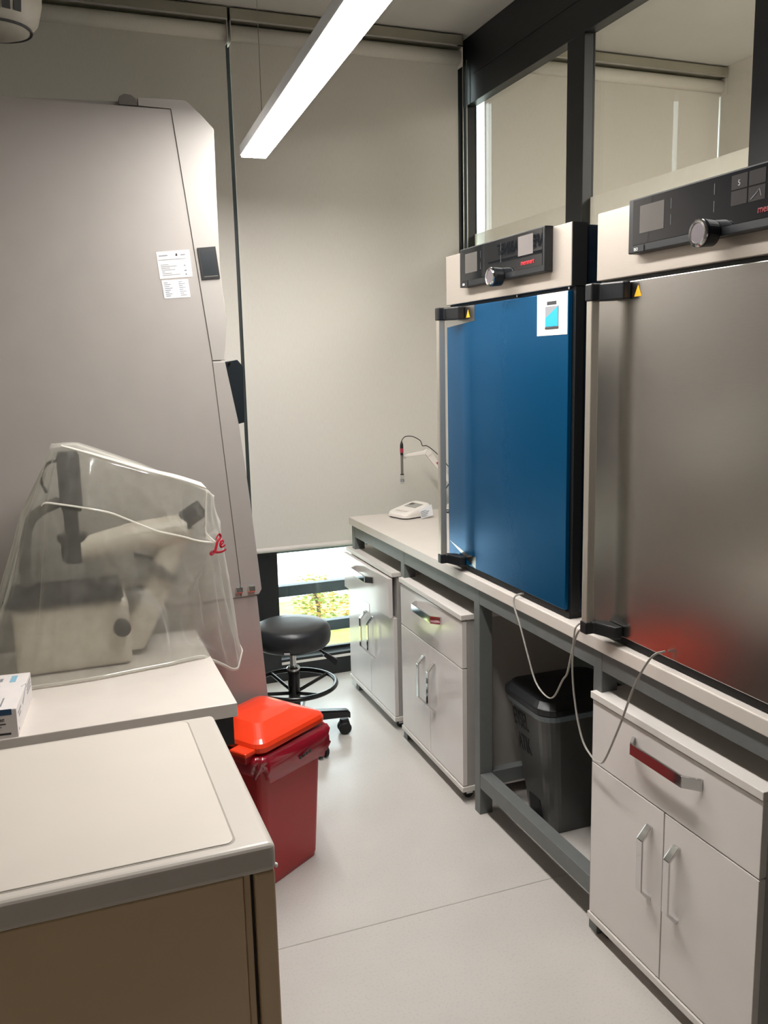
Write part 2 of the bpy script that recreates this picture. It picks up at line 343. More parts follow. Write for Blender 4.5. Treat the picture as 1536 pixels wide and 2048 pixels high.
# ceiling-hung ventilation unit, top left corner
t = thing('ventilation_unit', 'off-white rounded unit with slotted vent hanging in the top left corner', 'fan unit', (-.06, 3.2, 2.66))
prof = [(.02, 2.690), (.060, 2.693), (.098, 2.708), (.124, 2.738), (.138, 2.79), (.142, 2.86), (.140, 2.94), (.12, 2.96)]
body = obj('casing', lathe(prof, -.06, 3.2, 40), 'unit', t, smooth=True)
obj('base_ring', tube([(-.06+.102*math.cos(k*math.pi/24), 3.2+.102*math.sin(k*math.pi/24), 2.709) for k in range(48)], .004, 6, smooth=False, closed=True), 'ventdark', t)
obj('cap_groove', lathe([(.1418, 2.838), (.1428, 2.841), (.1424, 2.845)], -.06, 3.2, 40), 'seam', t)
for k in range(7):
    a = math.radians(-150+k*15); r = .126
    c, s = math.cos(a), math.sin(a)
    obj('vent_slot', quad((-.06+r*c+.012*s, 3.2+r*s-.012*c, 2.735), (-.06+r*c-.012*s, 3.2+r*s+.012*c, 2.735), (-.06+(r+.014)*c-.012*s, 3.2+(r+.014)*s+.012*c, 2.822), (-.06+(r+.014)*c+.012*s, 3.2+(r+.014)*s-.012*c, 2.822), .003, (c, s, 0)), 'ventdark', t)
obj('bracket', tube([(-.06, 3.2, 2.94), (-.06, 3.2, 3.25)], .03, 12, smooth=False), 'unit', t)

# ================================================================== RIGHT BENCH
t = thing('lab_bench', 'long white-topped laboratory bench on a grey steel frame along the glazed partition', 'bench', (1.36, 2.7, 0))
obj('worktop', bx((1.347, 2.10, .9, 4.075, .857, .895)), 'worktop', t, bevel=.003)
LEGS = [(4.02, 4.062), (3.372, 3.412), (2.67, 2.712), (1.932, 1.972), (1.20, 1.24)]
for a, b in LEGS:
    for x in (1.357, 2.04): obj('leg', bx((x, x+.052, a, b, 0, .857)), 'grey_steel', t, bevel=.002)
    obj('cross_rail', bx((1.409, 2.04, a, b, .80, .857)), 'grey_steel', t)
obj('front_rail', bx((1.358, 1.405, 1.0, 4.06, .80, .8565)), 'grey_steel', t, bevel=.002)
obj('rear_rail', bx((2.04, 2.09, 1.0, 4.06, .80, .8565)), 'grey_steel', t, bevel=.002)
obj('foot_rail', bx((1.358, 1.405, 1.972, 2.67, .105, .16)), 'grey_steel', t, bevel=.002)
obj('foot_rail', bx((2.04, 2.09, 1.0, 4.06, .105, .16)), 'grey_steel', t, bevel=.002)
obj('foot_rail', bx((1.405, 2.04, 2.672, 2.71, .105, .16)), 'grey_steel', t, bevel=.002)

# ---- base cabinets
W = .635
def handle_bm(p0, p1, out, wd):
    """bent flat bar: feet at p0/p1 on the front, standing off by out along -x; wd = width of band"""
    p0, p1 = Vector(p0), Vector(p1); d = (p1-p0).normalized(); L = (p1-p0).length; n = Vector((-1, 0, 0)); s = d.cross(n).normalized()*wd/2
    prof = [(0, 0), (.0, .006), (.032, out), (L-.032, out), (L, .006), (L, 0)]; inner = [(.008, 0), (.010, .004), (.035, out-.006), (L-.035, out-.006), (L-.010, .004), (L-.008, 0)]
    A = [p0+d*u+n*v for u, v in prof]; B = [p0+d*u+n*v for u, v in inner]
    bm = bmesh.new(); rows = []
    for i in range(6): rows.append([bm.verts.new(q) for q in (A[i]-s, A[i]+s, B[i]+s, B[i]-s)])
    for a, b in zip(rows, rows[1:]):
        for k in range(4): bm.faces.new((a[k], a[(k+1) % 4], b[(k+1) % 4], b[k]))
    bm.faces.new(rows[0][::-1]); bm.faces.new(rows[-1]); return bm
def cabinet(label, loc, rotz):
    t = thing('base_cabinet', label, 'cabinet', loc, rotz, 'white base cabinets under the bench'); k = dict(local=True)
    h = W/2
    obj('carcass', bx((.02, .46, -h+.006, h-.006, .066, .718)), 'carcass', t, bevel=.001, **k)
    obj('top_board', bx((-.006, .465, -h, h, .718, .738)), 'white_mat', t, bevel=.0015, **k)
    obj('bottom_board', bx((-.004, .465, -h, h, .046, .066)), 'white_mat', t, bevel=.0015, **k)
    dr = obj('drawer', bx((0, .019, -h+.005, h-.005, .533, .712)), 'white_lac', t, bevel=.0012, **k)
    obj('handle', handle_bm((0, .13, .665), (0, -.13, .665), .036, .030), 'chrome', dr, bevel=.001, **k)
    for s in (1, -1):
        d = obj('door', bx((0, .019, min(s*.002, s*(h-.005)), max(s*.002, s*(h-.005)), .07, .529)), 'white_lac', t, bevel=.0012, **k)
        obj('handle', handle_bm((0, s*.052, .265), (0, s*.052, .47), .034, .021), 'chrome', d, bevel=.001, **k)
    for sx in (.04, .42):
        for sy in (-h+.05, h-.05):
            c = obj('caster', lathe([(.019, -.011), (.021, -.009), (.021, .009), (.019, .011)], sx, .0215, 16, 'y', sy), 'black', t, **k)
            obj('fork', bx((sx-.012, sx+.014, sy-.016, sy-.012, .02, .046), (sx-.012, sx+.014, sy+.012, sy+.016, .02, .046), (sx-.014, sx+.016, sy-.016, sy+.016, .04, .046)), 'chrome', c, **k)
    return t
def copy_tree(o, parent=None):
    c = o.copy(); C.objects.link(c); c.parent = parent
    for ch in o.children: copy_tree(ch, c)
    return c
cab = cabinet('white gloss cabinet in the right foreground below the steel incubator', (1.345, 1.640, 0), 0)
c2 = copy_tree(cab); c2.location = (1.342, 3.082, 0); c2.rotation_euler = (0, 0, math.radians(-.9)); c2['label'] = 'white gloss cabinet with closed drawer below the blue incubator door'
c3 = copy_tree(cab); c3.location = (1.345, 3.795, 0); c3['label'] = 'white gloss cabinet with drawer slightly pulled out, nearest the window'
for ch in c3.children:
    if ch.name.startswith('drawer'): ch.location.x -= .02

# ---- incubators
def incubator(label, y0, y1, blue):
    t = thing('incubator', label, 'incubator', (1.6, (y0+y1)/2, .895))
    w = y1-y0; FX = 1.36
    obj('case', bx((1.405, 1.95, y0+.004, y1-.004, .915, 2.01)), 'case', t, bevel=.004)
    obj('plinth', bx((1.372, 1.94, y0+.006, y1-.006, .897, .915)), 'blackmat', t)
    obj('front_collar', bx((1.375, 1.405, y0, y1, .912, 1.846)), 'blackmat', t, bevel=.002)
    obj('control_fascia', bx((FX, 1.41, y0, y1, 1.846, 2.015)), 'fascia', t, bevel=.002)
    obj('fascia_edge', bx((FX+.002, 1.409, y0-.0015, y0, 1.846, 2.0145)), 'blackmat', t)
    d = obj('door', bx((FX, 1.374, y0+.012, y1-.002, .922, 1.834)), 'blue' if blue else 'steel', t, bevel=.002)
    # display panel
    pl, pr_ = y1-.168, y1-.715; px = 1.333
    p = obj('display_panel', bx((px, 1.362, pr_, pl, 1.893, 2.018)), 'black', t, bevel=.003)
    obj('glass_front', bx((px-.001, px, pr_+.012, pl-.018, 1.912, 2.014)), 'blackgloss', p)
    e = px-.0016
    def pq(name, ya, yb, za, zb, m, dx=0): obj(name, bx((e-dx, e-dx+.0005, min(ya, yb), max(ya, yb), za, zb)), m, p)
    pq('screen', pl-.045, pl-.132, 1.936, 1.998, 'screen')
    if blue: pq('screen', pr_+.148, pr_+.062, 1.950, 2.006, 'screenlit')
    else:
        for i in range(2):
            for j in range(2):
                ya = pr_+.205-i*.048; za = 1.948+j*.031
                pq('screen_tile', ya, ya-.044, za, za+.028, 'screendark')
        text('tile_text', '5', .016, (e-.0004, pr_+.187, 1.985), (0, -1, 0), (0, 0, 1), 'greyprint', p)
        obj('tile_graph', tube([(e-.0006, pr_+.150, 1.952), (e-.0006, pr_+.135, 1.962), (e-.0006, pr_+.127, 1.969), (e-.0006, pr_+.122, 1.955)], .0007, 5, smooth=False), 'greyprint', p)
    for ya, za in ((pl-.155, 1.975), (pl-.155, 1.94), (pr_+.255, 1.98), (pr_+.255, 1.945)):
        pq('touch_mark', ya, ya-.0015, za, za+.022, 'line')
    text('brand_text', 'memmert', .020, (e-.0004, pr_+.130, 1.923), (0, -1, 0), (0, 0, 1), 'red_logo' if blue else 'reddark', p, bold=.0002, sx=.95)
    pq('mark_plate', pl-.018, pl-.062, 1.895, 1.909, 'blackmat')
    text('mark_text', 'ISO', .010, (e-.0006, pl-.026, 1.898), (0, -1, 0), (0, 0, 1), 'white_print', p)
    ky = pl-.29
    k = obj('knob', lathe([(.020, 0), (.027, -.006), (.029, -.034), (.027, -.040)], ky, 1.902, 32, 'x', px+.004), 'black', t, smooth=False)
    obj('knob_ring', lathe([(.0285, 0), (.0285, -.003), (.0255, -.006), (.021, -.005), (.021, 0)], ky, 1.902, 32, 'x', px-.035), 'chrome', k)
    obj('knob_face', lathe([(.0215, 0), (.0215, -.003)], ky, 1.902, 32, 'x', px-.036), mat('knob_grey', '6b6468', .35, .3), k)
    # handle: vertical bar on two black arms
    hx, hy = 1.293, y1-.079
    h = obj('handle_bar', bx((hx, hx+.024, hy, hy+.024, .945, 1.80)), 'handle', t, bevel=.003)
    for za, zb in ((1.790, 1.834), (.918, .952)):
        zc = (za+zb)/2
        obj('handle_arm', loft([[(hx-.003, hy-.003, za), (hx-.003, hy+.027, za), (hx+.026, hy+.027, za), (1.358, y1-.085, za), (1.358, y1-.150, za), (1.335, y1-.150, za), (hx+.02, hy-.004, za)],
                                [(hx-.003, hy-.003, zb), (hx-.003, hy+.027, zb), (hx+.026, hy+.027, zb), (1.358, y1-.085, zb), (1.358, y1-.150, zb), (1.335, y1-.150, zb), (hx+.02, hy-.004, zb)]]), 'black', h, bevel=.004)
    ty = y1-.162
    tri = obj('warning_triangle', loft([[(FX-.0004, ty, 1.795), (FX-.0004, ty-.028, 1.795), (FX-.0004, ty-.014, 1.822)], [(FX-.001, ty, 1.795), (FX-.001, ty-.028, 1.795), (FX-.001, ty-.014, 1.822)]]), 'yellow', d)
    return t, d, FX
t1, d1, FX = incubator('incubator with a blue film-covered door and a small sticker, nearest the window', 2.115, 2.925, True)
t2, d2, FX = incubator('bare stainless steel incubator at the right edge, in front of the blue one', 1.185, 1.995, False)
obj('bare_corner', quad((FX-.0003, 2.922, 1.834), (FX-.0003, 2.70, 1.834), (FX-.0003, 2.70, 1.782), (FX-.0003, 2.922, 1.768), .0004, (-1, 0, 0)), 'steel', d1, label='bare steel corner without blue film')
obj('bare_corner', quad((FX-.0003, 2.922, .99), (FX-.0003, 2.78, .965), (FX-.0003, 2.70, .965), (FX-.0003, 2.70, .922), .0004, (-1, 0, 0)), 'steel', d1, label='bare steel corner without blue film')
st = obj('sticker', bx((FX-.0012, FX-.0002, 2.130, 2.292, 1.716, 1.834)), 'sticker', d1, label='white paper sticker with a small picture of the incubator')
def sq(name, ya, yb, za, zb, m, o=0): obj(name, bx((FX-.0018-o, FX-.0011-o, ya, yb, za, zb)), m, t1)
sq('picture_body', 2.174, 2.246, 1.736, 1.814, 'greyprint'); sq('picture_fascia', 2.174, 2.246, 1.797, 1.814, 'paper', .0005); sq('picture_display', 2.185, 2.235, 1.801, 1.811, 'darkprint', .001)
obj('picture_film', quad((FX-.0025, 2.244, 1.741), (FX-.0025, 2.176, 1.741), (FX-.0025, 2.176, 1.796), (FX-.0025, 2.244, 1.765), .0004, (-1, 0, 0)), 'cyan', t1)
sq('picture_base', 2.174, 2.246, 1.734, 1.739, 'darkprint', .001)
obj('screw', lathe([(.004, 0), (.004, -.003)], 2.43, 1.842, 12, 'x', 1.372), 'chrome', t1); obj('screw', lathe([(.004, 0), (.004, -.003)], 2.14, 1.842, 12, 'x', 1.372), 'chrome', t1)

# ---- power cords hanging over the bench edge
def at_x(pts, x): return [(x+dx, y*x/1.34, EYE+(z-EYE)*x/1.34) for (y, z, dx) in pts]
cA = at_x([(2.40, .905, .055), (2.40, .899, .01), (2.39, .87, 0), (2.352, .817, 0), (2.298, .726, 0), (2.252, .66, 0), (2.19, .637, .0), (2.147, .652, 0), (2.10, .72, 0), (2.076, .751, 0), (2.052, .827, 0), (2.03, .88, 0), (2.012, .902, .012), (1.99, .902, .06)], 1.33)
tag(obj('power_cord', tube(cA, .0035, 8, .55), 'cord', smooth=True), 'grey flat cord looping down from under the blue incubator above the dark bin', 'cord', 'grey cords hanging over the bench edge')
cB = at_x([(2.06, .903, .05), (2.045, .9, .01), (2.045, .87, 0), (2.05, .76, 0), (2.029, .654, 0), (1.994, .577, 0), (1.95, .548, 0), (1.915, .545, 0), (1.885, .566, 0), (1.822, .691, 0), (1.764, .822, .0), (1.715, .91, .01), (1.702, .925, .04)], 1.315)
tag(obj('power_cord', tube(cB, .0035, 8, .55), 'cord', smooth=True), 'grey flat cord looping in front of the nearest white cabinet', 'cord', 'grey cords hanging over the bench edge')

# ---- pH meter and electrode stand on the far end of the bench
ZB = .895
t = thing('ph_meter', 'small white bench-top meter with a grey display, beside the electrode stand', 'meter', (1.622, 3.945, ZB), math.radians(-74))
def wedge(w, d, z0, z1f, z1b, r, n=5):
    L = rrect(w, d, r, n); f = lambda y: z1f+(z1b-z1f)*(y+d/2)/d
    return [[(x, y, z0) for x, y in L], [(x*1.0, y, z0+.5*(f(y)-z0)) for x, y in L], [(x*.96, y*.97, f(y)-.004) for x, y in L], [(x*.88, y*.9, f(y)) for x, y in L]]
obj('casing', loft(wedge(.150, .180, .006, .028, .064, .035)), 'meter', t, local=True, smooth=False, bevel=.002)
obj('base_gap', loft([[(x*.93, y*.93, 0) for x, y in rrect(.150, .180, .035)], [(x*.97, y*.97, .008) for x, y in rrect(.150, .180, .035)]]), 'blackmat', t, local=True)
sl = (.064-.028)/.180
def mq(name, x0, x1, y0, y1, m): 
    z = lambda y: .028+sl*(y+.09)+.0006
    obj(name, quad((x0, y0, z(y0)), (x1, y0, z(y0)), (x1, y1, z(y1)), (x0, y1, z(y1)), .0006, (0, 0, 1)), m, t, local=True)
mq('display', -.045, .045, .0, .055, 'lcd'); mq('display_tint', -.043, -.012, .028, .053, mat('lcd_pink', 'b79aa0', .3)); mq('brand_strip', -.0, .03, .062, .067, 'greyprint')
for k in range(3): mq('key', -.04+k*.032, -.018+k*.032, -.06, -.045, mat('key_%d' % k, 'e0d6d2', .4))
t = thing('meter_tag', 'white printed tag leaning on the right side of the bench-top meter', 'tag', (1.67, 3.84, ZB))
obj('card', quad((1.640, 3.838, ZB+.002), (1.705, 3.846, ZB+.014), (1.705, 3.862, ZB+.066), (1.632, 3.852, ZB+.044), .0008), 'paper', t)
for k in range(4):
    u = .15+.2*k; a = Vector((1.643, 3.8375, ZB+.006)).lerp(Vector((1.637, 3.8505, ZB+.042)), u); b = Vector((1.702, 3.845, ZB+.017)).lerp(Vector((1.702, 3.860, ZB+.062)), u)
    obj('print_line', tube([a+Vector((0, -.0015, 0)), a.lerp(b, .5+.12*(k % 3))+Vector((0, -.0015, 0))], .0012, 5, smooth=False), 'greyprint', t)
t = thing('electrode_stand', 'white jointed electrode arm with hanging probe and black lead', 'electrode stand', (1.92, 4.0, ZB))
obj('base', loft([[(1.92+x, 4.0+y, ZB) for x, y in rrect(.11, .13, .03)], [(1.92+x*.9, 4.0+y*.9, ZB+.028) for x, y in rrect(.11, .13, .03)]]), 'meter', t, bevel=.003)
obj('post', tube([(1.92, 4.0, ZB+.02), (1.92, 4.0, 1.02)], .012, 14, smooth=False), 'meter', t)
obj('lower_arm', loft([[(1.925, 3.992, .99), (1.90, 3.992, .985), (1.735, 3.992, 1.192), (1.762, 3.992, 1.21)], [(1.925, 4.01, .99), (1.90, 4.01, .985), (1.735, 4.01, 1.192), (1.762, 4.01, 1.21)]]), 'meter', t, bevel=.004)
obj('upper_arm', loft([[(1.762, 3.994, 1.212), (1.742, 3.994, 1.19), (1.62, 3.994, 1.182), (1.62, 3.994, 1.196), (1.70, 3.994, 1.208)], [(1.762, 4.008, 1.212), (1.742, 4.008, 1.19), (1.62, 4.008, 1.182), (1.62, 4.008, 1.196), (1.70, 4.008, 1.208)]]), 'meter', t, bevel=.004)
obj('brand_plate', quad((1.822, 3.991, 1.110), (1.790, 3.991, 1.146), (1.797, 3.991, 1.152), (1.829, 3.991, 1.116), .0006, (0, -1, 0)), 'crimson', t)
obj('joint', lathe([(.016, -.004), (.016, .022)], 1.748, 1.201, 20, 'y', 3.992), 'meter', t)
obj('clip', bx((1.607, 1.630, 3.99, 4.012, 1.176, 1.20)), 'clear', t, bevel=.003)
ex, ey = 1.609, 4.001
pb = obj('probe_head', lathe([(.0075, 1.195), (.0085, 1.235), (.0078, 1.25), (.003, 1.264)], ex, ey, 16), 'black', t)
obj('probe_band', lathe([(.0088, 1.207), (.0088, 1.229)], ex, ey, 16), 'crimson', pb); obj('probe_tube', lathe([(.0065, 1.100), (.0065, 1.195)], ex, ey, 16), 'scope_grey', pb)
obj('probe_ring', lathe([(.009, 1.096), (.009, 1.101)], ex, ey, 16), 'black', pb); obj('probe_cap', lathe([(.0095, 1.052), (.0095, 1.097)], ex, ey, 16), 'clear', pb)
obj('cap_print', lathe([(.0098, 1.062), (.0098, 1.074)], ex, ey, 16), 'greyprint', pb)
obj('lead', tube([(ex, ey, 1.262), (ex+.004, ey, 1.272), (ex+.022, ey, 1.286), (ex+.06, ey, 1.284), (ex+.10, ey, 1.262), (ex+.112, ey, 1.236), (ex+.135, ey, 1.234), (ex+.165, ey, 1.214), (ex+.21, ey, 1.172), (1.90, ey, 1.08)], .0022, 8), 'cordblack', t, smooth=True)
t = obj('power_cord', tube([(1.88, 3.99, 1.06), (1.845, 3.99, 1.015), (1.815, 3.985, .97), (1.80, 3.98, .915), (1.795, 3.96, .90), (1.815, 3.95, .899), (1.86, 3.955, .899), (1.84, 3.97, .905), (1.80, 3.965, .903), (1.83, 3.94, .899), (1.92, 3.95, .899)], .003, 8), 'cordblack', smooth=True)
tag(t, 'thin black cord coiled on the bench behind the white meter', 'cord')

# ---- dark waste bin under the bench
t = thing('waste_bin', 'dark grey waste bin with black lid under the bench, lettered in black', 'bin', (1.63, 2.52, 0))
def rl(x0, x1, y0, y1, r, z): return [(x, y, z) for x, y in rrect(x1-x0, y1-y0, r, 5, (x0+x1)/2, (y0+y1)/2)]
obj('body', loft([rl(1.525, 1.765, 2.445, 2.625, .04, 0), rl(1.45, 1.79, 2.372, 2.650, .055, .462)]), 'bindark', t, smooth=False, bevel=.004)
obj('rim', loft([rl(1.442, 1.798, 2.364, 2.658, .06, .455), rl(1.438, 1.802, 2.36, 2.662, .06, .475), rl(1.45, 1.79, 2.37, 2.65, .06, .482)]), 'binrim', t)
obj('lid', loft([rl(1.432, 1.808, 2.354, 2.668, .07, .480), rl(1.430, 1.81, 2.352, 2.67, .07, .50), rl(1.45, 1.79, 2.375, 2.65, .06, .520), rl(1.50, 1.74, 2.42, 2.6, .04, .524)]), 'black', t, bevel=.003)
n = Vector((1, 0, -.162)).normalized(); upb = Vector((-.162, 0, 1)).normalized()
fxat = lambda z: 1.525-.075*z/.462-.0012
text('bin_text', 'EVSEL', .092, (fxat(.375), 2.602, .372), (0, -1, 0), upb, 'blackmat', t, sx=.42, bold=.001)
text('bin_text', 'ATIK', .092, (fxat(.280), 2.592, .280), (0, -1, 0), upb, 'blackmat', t, sx=.42, bold=.001)
obj('pedal_arch', quad((fxat(.02)+.001, 2.58, .02), (fxat(.02)+.001, 2.49, .02), (fxat(.11)+.001, 2.50, .11), (fxat(.11)+.001, 2.57, .11), .003, -n), 'blackmat', t)
obj('pedal', bx((1.465, 1.53, 2.50, 2.57, .02, .034)), 'black', t, bevel=.004)

# ================================================================== LEFT SIDE
# ---- low appliance in the foreground
X0, X1, Y0, Y1, ZT = -.30, .305, 1.381, 1.999, .83
t = thing('laboratory_washer', 'low off-white appliance with an inset flat top and beige front in the left foreground', 'appliance', (0, 1.69, 0))
obj('body', bx((X0+.012, X1-.008, Y0+.03, Y1-.01, .02, .775)), 'appl', t, bevel=.004)
obj('top', bx((X0, X1, Y0, Y1, .776, ZT)), 'appl', t, bevel=.012, seg=4)
cx, cy = (X0+.062+.239)/2, (1.410+1.980)/2; tw, td = .239-(X0+.062), .57
obj('top_groove', loft([[(x, y, ZT-.001) for x, y in rrect(tw+.007, td+.007, .018, 6, cx, cy)], [(x, y, ZT+.0004) for x, y in rrect(tw+.007, td+.007, .018, 6, cx, cy)]]), mat('groove_grey', '9c958b', .5), t)
obj('top_panel', loft([[(x, y, ZT-.001) for x, y in rrect(tw, td, .016, 6, cx, cy)], [(x, y, ZT+.0022) for x, y in rrect(tw, td, .016, 6, cx, cy)]]), 'appltop', t, bevel=.0015)
obj('front_panel', bx((X0+.012, .2465, Y0+.008, Y0+.03, .05, .7755)), 'applfront', t, bevel=.003)
obj('front_groove', bx((.2465, .2665, Y0+.024, Y0+.031, .05, .7755)), 'seam', t)
obj('groove_strip', bx((.2475, .260, Y0+.014, Y0+.03, .05, .7755)), 'applfront', t, bevel=.002)
obj('corner_post', bx((.2665, X1-.002, Y0+.006, Y0+.05, .03, .7755)), 'applfront', t, bevel=.004)
obj('kick_plate', bx((X0+.02, X1-.02, Y0+.04, Y0+.05, 0, .05)), 'blackmat', t)
for sx in (X0+.04, X1-.04):
    for sy in (Y0+.08, Y1-.05): obj('foot', lathe([(.02, 0), (.02, .022)], sx, sy, 16), 'black', t)
obj('screw_cap', lathe([(.004, 0), (.005, .002), (.003, .005)], 1.392, .782, 12, 'x', X1-.001), 'white_print', t)

# ---- table
t = thing('lab_table', 'white-topped table with dark frame under the covered microscope', 'table', (.05, 2.5, 0))
obj('table_top', bx((-.42, .395, 2.17, 2.875, .742, .78)), 'worktop', t, bevel=.002)
obj('apron', bx((-.40, .385, 2.185, 2.22, .66, .742), (-.40, .385, 2.82, 2.855, .66, .742), (-.40, -.365, 2.22, 2.82, .66, .742)), 'anthracite', t)
for sx in (-.40, .30):
    for sy in (2.23, 2.81): obj('leg', bx((sx, sx+.045, sy, sy+.045, 0, .742)), 'anthracite', t)

# ---- glove box
t = thing('glove_box', 'white cardboard glove dispenser box with a black glove poking out', 'box', (-.196, 2.18, .78), math.radians(-6))
bw, bd, bh = .125, .262, .072
obj('carton', bx((-.064, .061, 0, bd, 0, bh)), 'boxwhite', t, local=True, bevel=.0012)
obj('front_band', bx((-.063, .050, -.0008, .001, .058, .0722)), 'boxblue', t, local=True)
text('front_text', 'Powder Free', .0135, (-.038, -.0006, .043), (1, 0, 0), (0, 0, 1), 'darkprint', t, local=True)
for k, z in enumerate((.034, .027)): obj('print_line', bx((-.05, .035-.01*k, -.0008, .001, z, z+.003)), 'greyprint' if k else 'darkprint', t, local=True)
obj('print_line', bx((.005, .045, -.0008, .001, .008, .013)), 'darkprint', t, local=True)
obj('hand_opening', loft([[(x, y, bh-.001) for x, y in rrect(.07, .15, .034, 6, -.035, .125)], [(x, y, bh+.0005) for x, y in rrect(.07, .15, .034, 6, -.035, .125)]]), 'glove', t, local=True)
obj('glove_tip', loft([[(-.035+.03*math.cos(a), .115+.045*math.sin(a), bh) for a in [k*.4488 for k in range(14)]], [(-.03+.022*math.cos(a), .12+.04*math.sin(a), bh+.014+.004*math.sin(3*a)) for a in [k*.4488 for k in range(14)]], [(-.02+.008*math.cos(a), .13+.012*math.sin(a), bh+.024) for a in [k*.4488 for k in range(14)]]]), 'glove', t, local=True, smooth=True)
obj('print_logo', bx((.018, .033, .195, .243, bh, bh+.0006)), 'boxlight', t, local=True); obj('print_block', bx((-.008, -.0, .205, .228, bh, bh+.0006)), 'greyprint', t, local=True)
for k in range(3): obj('print_line', bx((-.008+.014*k, -.004+.014*k, .022, .10-.01*k, bh, bh+.0006)), 'greyprint', t, local=True)
obj('finger_notch', loft([[(.052, .155, bh+.0006), (.0616, .095, bh-.022), (.0616, .095, bh-.027), (.0616, .175, bh+.0002)], [(.0525, .155, bh+.001), (.0622, .095, bh-.022), (.0622, .095, bh-.027), (.0622, .175, bh+.0006)]]), 'greyprint', t, local=True)
for k in range(3): obj('print_line', bx((.0608, .0615, .18, .245, bh-.014-.009*k, bh-.010-.009*k)), 'greyprint', t, local=True)
for ya, yb, z in ((.02, .07, .05), (.03, .06, .04), (.012, .022, .012)): obj('print_line', bx((.0608, .0615, ya, yb, z, z+.005)), 'greyprint', t, local=True)

# ---- biosafety cabinet (hood)
HY0, HY1 = 2.9, 4.12
t = thing('biosafety_cabinet', 'tall grey biosafety cabinet with sloping front seen from its side', 'biosafety cabinet', (.2, 3.5, 0))
front = [(.466, 2.463), (.51, 2.426), (.55, 2.385), (.548, 2.17), (.547, 1.956), (.56, 1.798), (.545, 1.673)]
obj('upper_shell', prism_xz([(-.26, 2.43)] + [(x-.006, z-.006) for x, z in front] + [(.30, 1.66), (-.26, 1.66)], HY0+.02, HY1-.02), 'hoodtrim', t)
obj('rear_chamber', bx((-.26, .30, HY0+.02, HY1-.02, .88, 1.66)), 'white_mat', t)
obj('work_tray', bx((.30, .60, HY0+.02, HY1-.02, .868, .90)), 'steel', t)
obj('sash', loft([[(.565, HY0+.03, 1.655), (.571, HY0+.03, 1.655), (.606, HY0+.03, 1.14), (.600, HY0+.03, 1.14)], [(.565, HY1-.03, 1.655), (.571, HY1-.03, 1.655), (.606, HY1-.03, 1.14), (.600, HY1-.03, 1.14)]]), 'glassdark', t)
for ya, yb in ((HY0, HY0+.02), (HY1-.02, HY1)):
    s = obj('side_panel', prism_xz([(-.26, 2.433), (.4195, 2.433), (.5050, 1.667), (.5590, .917), (.5590, .866), (-.26, .866)], ya, yb), 'hood', t)
    obj('fascia_side', prism_xz([(.324, 2.461)] + front + [(.5485, 1.669), (.5068, 1.669), (.4212, 2.435), (.324, 2.437)], ya-.002 if ya == HY0 else ya, yb), 'hoodtrim', t, bevel=.0015)
    obj('sash_side', prism_xz([(.5068, 1.664), (.547, 1.664), (.583, 1.455), (.608, 1.2), (.633, .886), (.623, .869), (.5602, .866), (.5605, .917)], ya-.0015 if ya == HY0 else ya, yb), 'hood', t, bevel=.0015)
    obj('stand_panel', prism_xz([(-.24, .862), (.617, .862), (.667, 0), (-.24, 0)], ya+.004, yb), 'hood', t, bevel=.0015)
ysd = HY0-.0045
obj('panel_seam', prism_xz([(.4192, 2.435), (.4212, 2.435), (.5068, 1.667), (.5605, .915), (.5588, .915), (.5049, 1.667)], HY0-.0004, HY0+.001), 'seam', t)
obj('stand_back', bx((-.24, .05, HY0+.03, HY1-.03, .02, .86)), 'hood', t)
obj('sash_bracket', prism_xz([(.549, 1.664), (.589, 1.670), (.608, 1.647), (.604, 1.463), (.576, 1.457)], HY0+.004, HY0+.02), 'hoodblack', t, bevel=.001)
obj('bracket_bolt', lathe([(.005, 0), (.0045, -.006)], .561, 1.658, 10, 'y', HY0+.004), 'chrome', t)
obj('top_knob', loft([[(x, HY0+.0, z+.004) for x, z in ((.268, 2.433), (.270, 2.456), (.285, 2.464), (.305, 2.462), (.318, 2.452), (.322, 2.433))], [(x, HY0+.12, z+.004) for x, z in ((.268, 2.433), (.270, 2.456), (.285, 2.464), (.305, 2.462), (.318, 2.452), (.322, 2.433))]]), 'scope_grey', t)
rc = obj('recessed_grip', prism_xz([(.477, 2.022), (.535, 2.028), (.545, 1.929), (.487, 1.924)], HY0-.0062, HY0-.003), 'black', t)
obj('grip_recess', prism_xz([(.4855, 2.014), (.530, 2.019), (.5375, 1.936), (.494, 1.932)], HY0-.0068, HY0-.006), 'hoodblack', rc)
obj('grip_lip', prism_xz([(.494, 1.934), (.538, 1.9385), (.538, 1.936), (.494, 1.9315)], HY0-.0076, HY0-.0066), 'scope_grey', rc)
lb = obj('rating_label', prism_xz([(.349, 2.007), (.452, 2.017), (.458, 1.934), (.356, 1.925)], HY0-.0012, HY0), 'sticker', t, label='white printed rating label')
lb2 = obj('rating_label', prism_xz([(.360, 1.921), (.443, 1.926), (.448, 1.870), (.366, 1.865)], HY0-.0012, HY0), 'paper', t, label='small white printed table label')
def hl(p, x, z, w, h, m='greyprint'):
    obj('print_line', prism_xz([(x, z), (x+w, z+w*.09), (x+w, z+w*.09+h), (x, z+h)], HY0-.0018, HY0-.001), m, p)
hl(lb, .356, 1.993, .028, .004); hl(lb, .408, 1.996, .006, .008, 'darkprint'); hl(lb, .424, 1.998, .014, .005); hl(lb, .354, 1.981, .085, .002)
for k, wd in enumerate((.026, .050, .028, .042, .010, .030, .055)): hl(lb, .3595+.0010*k, 1.966-.0052*k, wd, .0022)
hl(lb, .432, 1.966, .006, .004); hl(lb, .433, 1.951, .008, .0025, 'darkprint'); hl(lb, .436, 1.938, .005, .006)
